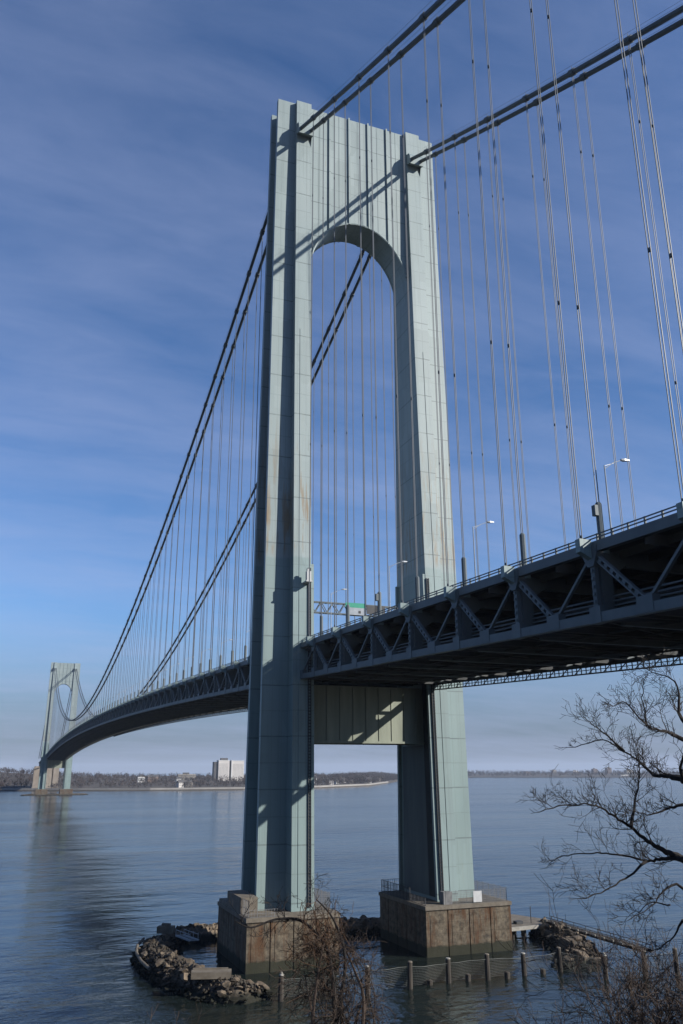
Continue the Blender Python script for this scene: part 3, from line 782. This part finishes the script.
tag(m.build('rubble', M['stone'], fix=True), 'small loose brown rubble between the boulders of the banks', kind='stuff')
# things lying on the banks
def solid(name, label, cat, mat, fn, part=None):
    m = MB(); fn(m); o = m.build(name, M[mat], fix=True); tag(o, label, cat); return o
def f(m):
    m.bar((-41.0,-25.8,3.35),(-34.6,-27.4,3.25), 2.6, 1.0); m.bar((-40.6,-25.0,3.95),(-34.9,-26.4,3.85), .35, .3)
solid('concrete_beam', 'long pale concrete beam lying on top of the stone bank', 'concrete beam', 'cap', f)
def f(m):
    m.bar((-39.6,17.2,3.4),(-36.4,15.8,3.4), 2.0, 1.3); m.bar((-38.8,16.9,4.3),(-37.2,16.2,4.2), 1.3, .6)
solid('concrete_block', 'square pale block dumped at the far end of the curved stone bank', 'concrete block', 'cap', f)
def f(m):
    for dx in (0,1.7): m.bar((-36.4+dx,13.5,2.6),(-34.4+dx,8.5,2.3), .3, .3)
    for i in range(6): m.bar((-36.5+i*.4,13.3-i,2.65-i*.06),(-34.5+i*.4,13.3-i,2.65-i*.06), .3, .12)
    for dx in (0,1.7):
        m.bar((-36.4+dx,13.5,3.7),(-34.4+dx,8.5,3.4), .1, .1)
        for i in range(4): m.bar((-36.4+dx+i*.66,13.5-i*1.66,2.6),(-36.4+dx+i*.66,13.5-i*1.66,3.7), .1, .1)
solid('metal_walkway', 'broken metal walkway leaning inside the curved stone bank', 'walkway', 'lamp', f)
def f(m): m.tube([(-42.6,16.5,1.9),(-44.6,11,1.75),(-45.8,4,1.7),(-45.9,-3,1.55),(-45.2,-9,1.3)], .3, 8)
solid('floating_boom', 'long pipe boom lying along the outer edge of the curved stone bank', 'boom', 'cap', f)
# the old dock and its gangway
dk = empty('old_dock', (39,-1,0)); tag(dk, 'low dark dock with a pale edge beam to the right of the right pier', 'dock')
def dpart(name, mat, fn):
    m = MB(); fn(m); m.v = [(x-39, y+1, z) for x, y, z in m.v]; return m.build(name, M[mat], dk, fix=True)
dpart('deck_slab', 'cap', lambda m: m.prism([(30.5,-6.4),(43.0,-5.2),(46.8,-.8),(43.2,9.0),(31,9.0)], 'z', 2.1, 2.75))
dpart('edge_beam', 'timber_end', lambda m: m.bar((30.5,-6.65,2.45),(43.0,-5.45,2.45), .3, .75))
def f(m):
    for x in (31.5,34.5,37.5,40.5,43): 
        for y in (-4.6,0,5,8): m.tube([(x,y,-2),(x,y,2.1)], .32, 7)
dpart('timber_pile', 'timber', f)
def f(m):
    m.box(33.2,35.0,-2.0,.5,2.75,3.7); m.box(36.5,38.2,-3.2,-1.8,2.75,3.3); m.tube([(40.4,-3,2.75),(40.4,-3,6.2)], .09, 6); m.tube([(31.8,-4.6,2.75),(32.2,-3.0,4.2),(33,-1,4.4)], .1, 6)
dpart('deck_fittings', 'dark', f)
gw = empty('gangway', (43,-22,3)); tag(gw, 'long narrow timber gangway sloping from the dock to the shore piles', 'gangway')
m = MB()
for dx in (-.8,.8): m.bar((dx,16.2,0.35),(dx+.3,-15.8,-.1), .32, .55)
for i in range(40):
    y = 16.2-32*i/40; m.bar((-1,y,.55-.011*i),(1.2,y,.55-.011*i), .5, .1)
m.build('gangway_deck', M['timber'], gw)
m = MB()
for dx in (-.95,1.0):
    m.bar((dx,16.2,1.35),(dx+.3,-15.8,.9), .1, .1)
    for i in range(9): m.bar((dx+.3*i/8,16.2-4*i,.4-.056*i),(dx+.3*i/8,16.2-4*i,1.35-.056*i), .1, .1)
m.build('handrail', M['timber'], gw)
for i in range(11):
    m = MB(); m.box(-1.15,-.98,15-2.8*i,15.9-2.8*i,.5-.035*i,.85-.035*i); m.build('pale_board', M['timber_end'], gw)

# ------------------------------------------------------------------ pile fence with netting standing in the water
POSTS = [(-27.9,-33.7),(-13.1,-35.0),(-5.1,-34.6),(3.0,-33.4),(10.5,-34.1),(18.2,-34.0),(26.1,-33.8),(30.3,-41.4),(36.9,-44.0),(43.7,-44.4)]
pf = empty('net_fence', (8,-35,0)); tag(pf, 'row of timber piles in the water with sagging net strung between them', 'fence')
tops = []
for i, (x, y) in enumerate(POSTS):
    zt_ = 3.9 + random.uniform(-.25,.35) + (.7 if i > 7 else 0); tops.append(zt_)
    m = MB(); lx = random.uniform(-.15,.15); m.tube([(x-8,y+35,-2.5),(x-8+lx*.5,y+35,zt_*.5),(x-8+lx,y+35,zt_)], [.5,.45,.42], 10)
    p = m.build('timber_pile', M['timber'], pf)
    m = MB(); m.tube([(x-8+lx,y+35,zt_-.02),(x-8+lx,y+35,zt_+.14)], [.45,.36], 10)
    if i in (0, 7): m.tube([(x-8+lx,y+35,zt_+.1),(x-8+lx,y+35,zt_+.5)], [.3,.2], 8)
    m.build('pile_cap', M['timber_end'] if i in (0,1,3,5,7) else M['cap'], p)
for i in range(len(POSTS)-1):
    a = Vector((*POSTS[i],0)); c = Vector((*POSTS[i+1],0)); L_ = (c-a).length; nn_ = int(L_/.3); nz_ = 12
    if i == 7: continue
    m = MB(); rs = random.Random(i)
    sag = rs.uniform(.02,.2)
    def P(u, k):
        q = a.lerp(c, u); top = tops[i]*(1-u)+tops[i+1]*u - .7 - sag*4*u*(1-u); z = top*(1-k/nz_) + -.1*(k/nz_)
        q = q + Vector((0, .25*math.sin(u*9+i)+.12*k, 0)); return Vector((q.x-8, q.y+35, z))
    for k in range(nz_+1): m.tube([P(u/12, k) for u in range(13)], .028 if k else .06, 3, False)
    for j in range(nn_+1): m.tube([P(j/nn_, k) for k in range(0, nz_+1, 2)], .024, 3, False)
    m.build('net', M['net'], pf)
for i, (x, y) in enumerate([(22.1,-33.9),(6.8,-33.4),(-.8,-33.4),(14.2,-34.4),(31,-35.5)]):
    m = MB(); z = .7 + .3*(i % 2); m.tube([(x,y,-2),(x+.1,y,z)], [.55,.5], 9); m.tube([(x+.1,y,z),(x+.1,y,z+.12)], [.5,.3], 9)
    labs = ['short broken pile stub in the water, between the two piles nearest the dock','short broken pile stub under the net before the right pier, below its middle','short broken pile stub under the net at the left edge of the right pier','short broken pile stub by the right corner of the right pier','short broken pile stub at the foot of the boulder heap']
    tag(m.build('pile_stub', M['timber']), labs[i], 'pile', 'broken pile stubs')

# ------------------------------------------------------------------ far shore: woods, houses, towers
def woods(name, spots, ntri, mat, hmin, hmax, tmin, tmax):
    n = len(spots); sp_ = np.array(spots); H = rng.uniform(hmin, hmax, n)*np.exp(rng.normal(0,.12,n)); 
    tid = np.repeat(np.arange(n), ntri); k = len(tid)
    d = rng.normal(size=(k,3)); d /= np.linalg.norm(d, axis=1)[:,None]; rad = rng.uniform(.15,1,k)**.6
    off = d*rad[:,None]*np.stack([H[tid]*.40, H[tid]*.40, H[tid]*.46],1); off[:,2] += H[tid]*.56
    c = sp_[tid] + off
    s1 = rng.normal(size=(k,3)); s1[:,2] = np.abs(s1[:,2])*1.6; s1 /= np.linalg.norm(s1, axis=1)[:,None]; s2 = rng.normal(size=(k,3)); s2 /= np.linalg.norm(s2, axis=1)[:,None]
    sz = rng.uniform(tmin, tmax, k)[:,None]
    V = np.stack([c - s1*sz - s2*sz*.32, c - s1*sz*.6 + s2*sz*.32, c + s1*sz], 1).reshape(-1,3)
    me = bpy.data.meshes.new(name); me.vertices.add(len(V)); me.vertices.foreach_set('co', V.astype(np.float32).ravel())
    me.loops.add(len(V)); me.loops.foreach_set('vertex_index', np.arange(len(V), dtype=np.int32)); me.polygons.add(k)
    me.polygons.foreach_set('loop_start', np.arange(0, len(V), 3, dtype=np.int32)); me.polygons.foreach_set('loop_total', np.full(k, 3, dtype=np.int32))
    me.materials.append(mat); me.update(calc_edges=True)
    o = bpy.data.objects.new(name, me); COL.objects.link(o); return o
def wood_mat(name, a, b_, c_):
    m = NT(name); f1 = m.rng(m.noise(.03, None, 3), .35, .65); c = m.mix(f1, a, b_); c = m.mix(m.math('MULTIPLY', m.rng(m.noise(.012, None, 2), .62, .7), .8), c, c_)
    return m.out(c, .95, spec=.05)
M['wood'] = wood_mat('winter_wood', (.036,.028,.026), (.075,.060,.054), (.02,.03,.018))
def inland(shore, n, omin, omax, hf, bk, i0=0, i1=None):
    seg = list(zip(shore[:-1], shore[1:]))[i0:i1]; out = []; ln = [math.dist(*s_) for s_ in seg]
    for _ in range(n):
        a, c = random.choices(seg, ln)[0]; t = random.random(); o = omin + (omax-omin)*random.random()**1.4
        x = a[0]+(c[0]-a[0])*t + bk[0]*o; y = a[1]+(c[1]-a[1])*t + bk[1]*o
        out.append((x, y, hf(x, y, o)))
    return out
tag(woods('bare_woods', inland(SHORE, 5200, 42, 1000, far_h, (.25,.968), 1), 34, M['wood'], 9, 17, 1.0, 2.6), 'grey brown leafless woods along the far shore', kind='stuff')
tag(woods('distant_woods', inland(SHORE2, 1900, 42, 700, far_h2, (.72,.69)), 26, M['wood'], 14, 25, 1.8, 4.2), 'thin line of dark trees on the most distant shore', kind='stuff')

def facade(name, c0, c1):
    return mottled(name, c0, c1, .05, .85)
M['wall_pale'] = facade('pale_render', (.42,.39,.36), (.48,.45,.415)); M['wall_brick'] = facade('brick_red', (.12,.085,.07), (.17,.12,.095)); M['wall_white'] = facade('white_render', (.40,.39,.37), (.46,.45,.43))
M['roof'] = facade('roof_slate', (.05,.047,.046), (.085,.08,.077)); M['wall_tan'] = facade('tan_wall', (.20,.175,.15), (.26,.23,.19)); M['win'] = mottled('dark_window', (.035,.04,.045), (.06,.065,.07), .2, .3)
hb = empty('apartment_slab', (460,2000,16)); tag(hb, 'large pale slab building above the trees on the far shore', 'building')
def hpart(name, mat, *bx, parent=hb):
    m = MB()
    for q in bx: m.box(*q)
    return m.build(name, M[mat], parent)
def slab(x0, x1, z1, y0):
    w_ = hpart('wall', 'wall_pale', (x0, x1, y0, y0+22, -8, z1))
    m = MB(); n = 13; cols = int((x1-x0)/3.6)
    for k in range(n):
        z = 4 + k*(z1-9)/n
        for j in range(cols): m.box(x0+1.4+j*3.6, x0+3.6+j*3.6, y0-.12, y0+.2, z+.2, z+1.0)
    m.build('window', M['win'], w_)
    m = MB(); m.box(x0-.3, x1+.3, y0-.35, y0+22.3, z1, z1+2.2); m.build('roof_edge', M['wall_white'], w_)
slab(-28, 0.5, 45, 0); slab(8, 39, 44, 0)
hpart('dark_wing', 'roof', (-39,-28.6, 4, 22, -8, 43)); hpart('stair_core', 'roof', (1, 5, 6, 20, -8, 46)); hpart('stair_tower', 'wall_white', (5.1, 7.9, -2, 12, -8, 47)); hpart('penthouse', 'roof', (-21,-3, 5, 16, 47.3, 52.5))
# houses among the trees
def make_house(mat, flat=False):
    r_ = empty('house'); w_, d_, h_ = 12, 9, 6.5
    wl = MB().box(-w_/2,w_/2,-d_/2,d_/2,-4,h_).build('wall', M[mat], r_)
    m = MB()
    for x in (-4.2,-1.4,1.4,4.2):
        for z in (1.0,3.9): m.box(x-.6,x+.6,-d_/2-.08,-d_/2+.1,z,z+1.5)
    m.build('window', M['win'], wl)
    m = MB()
    if flat: m.box(-w_/2-.3,w_/2+.3,-d_/2-.3,d_/2+.3,h_+.003,h_+.9)
    else: m.prism([(-d_/2-.6,h_-.1),(d_/2+.6,h_-.1),(0,h_+3.6)], 'x', -w_/2-.5, w_/2+.5)
    m.build('roof', M['roof'], r_, fix=True); return r_
protos = [make_house('wall_white'), make_house('wall_pale'), make_house('wall_brick'), make_house('wall_tan', True)]
hs = []
for x, y, z in inland(SHORE, 24, 60, 560, far_h, (.25,.968), 4, 9): hs.append((x, y, z))
names = ['white walled house with dark roof among the far shore trees','pale cream house with dark roof among the far shore trees','red brick house among the far shore trees','flat roofed tan house among the far shore trees']
for i, (x, y, z) in enumerate(hs):
    k = i if i < 4 else random.choices((0,1,2,3), (3,3,2,2))[0]
    o = protos[k] if i < 4 else copy_tree(protos[k]); o.location = (x, y, z+random.uniform(1.5,4)); o.rotation_euler = (0,0,random.uniform(-.5,.5)); s_ = random.uniform(.75,1.15); o.scale = (s_*random.uniform(.9,1.5), s_, s_)
    tag(o, names[k], 'house', 'houses on the far shore')
def block(loc, w_, d_, h_, mat, label, group=None):
    r_ = empty('distant_building', loc); tag(r_, label, 'building', group)
    MB().box(-w_/2,w_/2,-d_/2,d_/2,-3,h_).build('wall', M[mat], r_); MB().box(-w_*.2,w_*.15,-d_*.2,d_*.2,h_,h_+4).build('roof_box', M['roof'], r_)
    m = MB()
    for k in range(int(h_/3.4)): m.box(-w_/2+1,w_/2-1,-d_/2-.15,-d_/2+.2,k*3.4+1.2,k*3.4+2.6)
    m.build('window', M['win'], r_); return r_
block((345,1975,14), 44, 16, 15, 'wall_tan', 'long low tan block between the slab building and the near houses')
block((215,1840,15), 16, 10, 9, 'wall_white', 'small white fronted block among the woods between the far tower and the slab building')
block((2890,3420,3), 95, 20, 9, 'wall_white', 'long white shed on the distant shore behind the bare branches')
for i, (t, h_, w_) in enumerate([(.2,22,30),(.34,30,24),(.45,26,34),(.55,36,26),(.62,42,30),(.72,30,40)]):
    x = 2231+(2977-2231)*t + .72*420; y = 3872+(3122-3872)*t + .69*420
    block((x,y,6), w_, 20, h_, random.choice(('wall_tan','wall_pale','wall_brick')), 'hazy apartment block in the distant skyline right of the near tower', 'distant skyline blocks')

# ------------------------------------------------------------------ trees and shrubs on the viewpoint slope
G = {
'lower': [(-63.19, -168.52, 33.75), (-63.93, -167.96, 34.31), (-64.2, -167.93, 34.42), (-64.48, -167.89, 34.58), (-64.73, -167.88, 34.77), (-64.99, -167.88, 34.9), (-65.24, -167.89, 35.03), (-65.46, -167.93, 35.08), (-65.85, -167.85, 35.07), (-66.16, -167.84, 35.01)] ,
'low2': [(-64.02, -168.06, 34.33), (-64.12, -167.74, 34.31), (-64.17, -167.48, 34.26), (-64.38, -167.09, 34.32), (-64.51, -166.78, 34.31), (-64.77, -166.38, 34.27), (-64.89, -166.11, 34.16)] ,
'low2b': [(-64.29, -167.62, 34.28), (-64.68, -167.69, 34.1), (-65.14, -167.72, 33.94), (-65.57, -167.77, 33.86)] ,
'vert': [(-64.82, -167.99, 34.77), (-64.55, -167.83, 35.17), (-64.31, -167.69, 35.46), (-64.14, -167.49, 35.88)] ,
'upper': [(-63.2, -168.79, 35.13), (-63.76, -167.97, 35.41), (-63.79, -167.69, 35.45), (-63.82, -167.41, 35.47), (-63.85, -167.15, 35.68), (-63.89, -166.87, 35.83), (-64.02, -166.54, 36.0), (-64.32, -166.07, 35.91)] ,
'up2': [(-64.03, -167.05, 35.83), (-64.42, -167.14, 36.07), (-64.73, -167.28, 36.19), (-65.03, -167.43, 36.31)] ,
'top': [(-63.38, -169.04, 35.54), (-64.2, -168.53, 35.97), (-64.49, -168.57, 36.05), (-64.83, -168.56, 36.13), (-65.17, -168.59, 36.43), (-65.45, -168.64, 36.38)] ,
'topr': [(-63.42, -168.7, 35.4), (-63.78, -168.13, 36.25), (-63.68, -168.02, 36.65), (-63.64, -167.84, 36.89), (-63.75, -167.52, 37.05)] ,
'tv': [(-64.73, -168.44, 36.14), (-64.91, -168.63, 36.39), (-65.08, -168.84, 36.62)] ,
'mid': [(-63.52, -168.75, 35.14), (-64.14, -168.32, 35.07), (-64.41, -168.25, 35.0), (-64.68, -168.19, 34.95), (-64.95, -168.12, 35.03)] ,
'limb': [(-63.82, -168.03, 35.37), (-63.99, -168.21, 35.62), (-64.05, -168.5, 35.92)] ,
'b1': [(-63.86, -168.7, 33.15), (-64.34, -168.35, 34.0), (-64.69, -168.32, 33.95), (-64.93, -168.4, 33.83), (-65.29, -168.39, 33.69)] ,
'b2': [(-64.41, -168.36, 33.61), (-64.45, -168.12, 33.33), (-64.5, -167.84, 33.17)] ,
'b3': [(-64.57, -168.32, 33.8), (-64.63, -168.0, 33.79), (-64.63, -167.77, 33.64)] ,
}
def smooth(pts, n=4):
    pts = [Vector(p) for p in pts]; out = []
    for i in range(len(pts)-1):
        p0 = pts[max(i-1,0)]; p1 = pts[i]; p2 = pts[i+1]; p3 = pts[min(i+2,len(pts)-1)]
        for k in range(n):
            t = k/n; out.append(.5*((2*p1)+(p2-p0)*t+(2*p0-5*p1+4*p2-p3)*t*t+(3*p1-p0-3*p2+p3)*t*t*t))
    out.append(pts[-1]); return out
def grow(m, p, d, L_, r, lev, rs, droop=0., spread=1., wob=.22, minr=.0035):
    n = max(3, int(L_/(.055 if lev < 2 else .045))); n = min(n, 11); pts = [Vector(p)]; d = Vector(d).normalized(); rad = [r]
    for i in range(n):
        d = (d + Vector((rs.gauss(0,wob), rs.gauss(0,wob), rs.gauss(0,wob)+.05-droop))).normalized()
        pts.append(pts[-1] + d*(L_/n)); rad.append(max(minr, r*(1-.8*(i+1)/n)))
    m.tube(pts, rad, 5 if r > .012 else 3, False)
    if lev <= 0: return
    kids = rs.randint(3, 5) if lev > 1 else rs.randint(2, 4)
    for _ in range(kids):
        i = rs.randint(1, n); q = pts[i]; t = (pts[i]-pts[i-1]).normalized()
        v = Vector((rs.gauss(0,1),rs.gauss(0,1),rs.gauss(0,1))); v = (v - t*v.dot(t)).normalized()
        grow(m, q, t*.75 + v*spread*rs.uniform(.5,1.), L_*rs.uniform(.42,.72), max(minr, rad[i]*.7), lev-1, rs, droop, spread, wob, minr)
rs = random.Random(21)
tr = empty('bare_tree', (-64.17,-169.36,30.4)); off = Vector((-64.17,-169.36,30.4))
tag(tr, 'dark leafless tree whose gnarled branches reach in from the right edge', 'tree')
m = MB(); tp = [(-64.3,-169.5,30.2),(-63.9,-169.2,31.2),(-63.55,-168.95,32.6),(-63.25,-168.75,33.7),(-63.2,-168.85,35.2),(-63.2,-168.9,36.1),(-63.3,-169.2,37.6),(-63.1,-169.4,38.8)]
m.tube([Vector(p)-off for p in smooth(tp)], [.24-.19*i/28 for i in range(29)], 10)
m.tube([Vector(p)-off for p in smooth([(-63.25,-168.75,33.7),(-63.3,-168.62,34.6),(-63.27,-168.8,35.2)])], .05, 6)
m.build('trunk', M['bark'], tr, smooth=True)
RAD = {'lower':(.075,.007),'low2':(.04,.006),'low2b':(.026,.006),'vert':(.03,.006),'upper':(.085,.007),'up2':(.022,.005),'top':(.06,.006),'topr':(.055,.007),'tv':(.02,.005),'mid':(.045,.006),'limb':(.045,.01),'b1':(.04,.005),'b2':(.022,.005),'b3':(.012,.005)}
for k, g in G.items():
    pts = smooth(g, 5); n = len(pts); a, c = RAD[k]; pts = [p + Vector((rs.gauss(0,.006),rs.gauss(0,.006),rs.gauss(0,.008)))*(1 if 0 < i < n-1 else 0) for i, p in enumerate(pts)]
    rad = [a*(c/a)**((i/(n-1))**.8) for i in range(n)]
    m = MB(); m.tube([p-off for p in pts], rad, 7)
    total = sum((pts[i+1]-pts[i]).length for i in range(n-1)); cnt = int(total*(9.5 if k[0] != 'b' else 7))
    for _ in range(cnt):
        i = rs.randint(max(1, int(n*.25)) if k in ('lower','upper','top','topr','mid','b1') else 1, n-1); t = (pts[i]-pts[i-1]).normalized()
        v = Vector((rs.gauss(0,1),rs.gauss(0,1),rs.gauss(.75,1))); v = (v - t*v.dot(t)).normalized()
        grow(m, pts[i]-off, t*.9 + v*.95, rs.uniform(.18,.52)*(1.1-.5*i/n), max(.0035, min(.010, rad[i]*.5)), 2, rs, -.018, .95, .14, .0026)
    grow(m, pts[-1]-off, pts[-1]-pts[-2], .18, c, 1, rs, 0, .7, .12, .003)
    m.build('limb', M['bark'], tr)

def shrub(name, loc, label, stems, mat, spread_dir=None):
    o = empty(name, loc); tag(o, label, 'shrub'); 
    for (d, L_, r, lev, droop, seed) in stems:
        m = MB(); grow(m, (rs.uniform(-.25,.25), rs.uniform(-.25,.25), -.1), d, L_, r, lev, random.Random(seed), droop, 1.0, .2, .0045); m.build('stem', M[mat], o)
    return o
# arching shrub hung with dry vine in front of the left pier
sh = empty('vine_shrub', (-66.7,-161.1,29.0)); so_ = Vector((-66.7,-161.1,29.0)); tag(sh, 'tangled shrub hung with rusty dry vine in front of the left pier', 'shrub')
def sstem(g, r0_, r1_, cnt, mat, lev=2, L0=.2, L1=.5, droop=.0, up=.2, name='stem'):
    pts = smooth(g, 5); n = len(pts); m = MB(); rad = [r0_+(r1_-r0_)*i/(n-1) for i in range(n)]; pts = [p-so_ for p in pts]
    m.tube(pts, rad, 6)
    for _ in range(cnt):
        i = rs.randint(2, n-1); t = (pts[i]-pts[i-1]).normalized(); v = Vector((rs.gauss(0,1),rs.gauss(0,1),rs.gauss(up,1))); v = (v - t*v.dot(t)).normalized()
        grow(m, pts[i], t*.5+v, rs.uniform(L0,L1), max(.006, rad[i]*.4), lev, rs, droop, .8, .15, .0042)
    m.build(name, M[mat], sh)
sstem([(-66.86,-161.3,28.9),(-66.6,-160.88,30.81),(-66.61,-160.62,31.88),(-66.82,-160.47,32.30),(-67.15,-160.29,32.60),(-67.64,-160.14,32.62),(-68.14,-160.12,32.50),(-68.45,-160.0,32.62)], .055, .010, 14, 'bark')
sstem([(-66.8,-161.2,28.9),(-66.55,-160.9,30.81),(-66.32,-160.73,31.88),(-66.5,-160.55,32.6),(-66.84,-160.4,33.0)], .045, .012, 16, 'bark', 2, .25, .55, .12)
sstem([(-66.5,-161.3,28.9),(-66.05,-161.03,31.0),(-66.15,-160.8,31.7),(-66.39,-160.63,32.24)], .045, .012, 13, 'twig', 2, .25, .55, .10)
sstem([(-67.0,-161.3,28.9),(-67.1,-161.0,30.6),(-66.95,-160.8,31.6),(-66.7,-160.6,32.3)], .045, .012, 12, 'twig', 2, .25, .55, .10)
sstem([(-66.6,-161.0,28.9),(-66.35,-160.6,30.7),(-66.2,-160.3,31.5),(-65.9,-160.2,31.9)], .035, .010, 11, 'twig', 2, .3, .8, .08)
for q in range(13):
    x = rs.uniform(-66.95,-65.8)
    sstem([(x,-161.3,28.9),(x+rs.uniform(-.2,.2),-160.9,30.4),(x+rs.uniform(-.25,.25),-160.7,31.3),(x+rs.uniform(-.3,.3),-160.5,31.3+rs.uniform(0,.9))], .022, .005, 12, 'twig', 2, .3, .7, .08)
for q in range(16):                                  # hanging rusty vine strands
    p = Vector((-66.75+rs.gauss(0,.22),-160.55+rs.gauss(0,.15),32.95+rs.gauss(0,.12)))
    g = [p+Vector((rs.gauss(0,.06)*k+.02*k, rs.gauss(0,.05), -.25*k)) for k in range(int(rs.uniform(4,9)))]
    sstem(g, .007, .004, 6, 'vine', 1, .15, .45, .15, -.2, 'vine_strand')
def bush(name, base, label, n, H_, W_, seed, mat='twig', lev=3):
    o = empty(name, base); tag(o, label, 'shrub'); q = random.Random(seed)
    for i in range(n):
        m = MB(); a = q.uniform(0,6.28); t = q.uniform(.1,1.)*W_
        grow(m, (q.gauss(0,.35)*W_, q.gauss(0,.35)*W_, -.15), (math.cos(a)*t, math.sin(a)*t, 1.), H_*q.uniform(.55,1.), .022, lev, q, .0, .85, .13, .0042)
        m.build('stem', M[mat], o)
def gz(x, y): return bluff_z(x, y)
for i, (x, y, n, H_, W_, lab) in enumerate([
    (-63.0,-166.0,30,1.55,.8,'dense brown thicket filling the lower right corner'),
    (-62.3,-166.6,22,1.6,.7,'brown twiggy shrub at the right edge beside the lower corner thicket'),
    (-63.8,-165.0,9,1.25,.5,'low sparse shrub at the left side of the lower right thicket'),
    (-61.9,-164.0,9,2.4,.6,'taller thin shrub reaching up behind the lower right thicket'),
    (-70.2,-162.1,6,1.3,.5,'sparse twigs poking up at the bottom edge left of the vine shrub')]):
    bush('bare_shrub', (x, y, gz(x,y)), lab, n, H_, W_, 100+i)

# ------------------------------------------------------------------ the air
hzm = bpy.data.materials.new('winter_air'); hzm.use_nodes = True
ht = hzm.node_tree; ht.nodes.remove(ht.nodes['Principled BSDF'])
pv = ht.nodes.new('ShaderNodeVolumePrincipled'); pv.inputs['Color'].default_value = (.60,.69,.84,1); pv.inputs['Density'].default_value = 5.5e-5; pv.inputs['Anisotropy'].default_value = 0.
ht.links.new(pv.outputs[0], ht.nodes['Material Output'].inputs['Volume'])
tag(MB().box(-16500, 16500, -1600, 24500, -5, 232).build('haze', hzm), 'thin blue winter haze over the strait', kind='stuff')
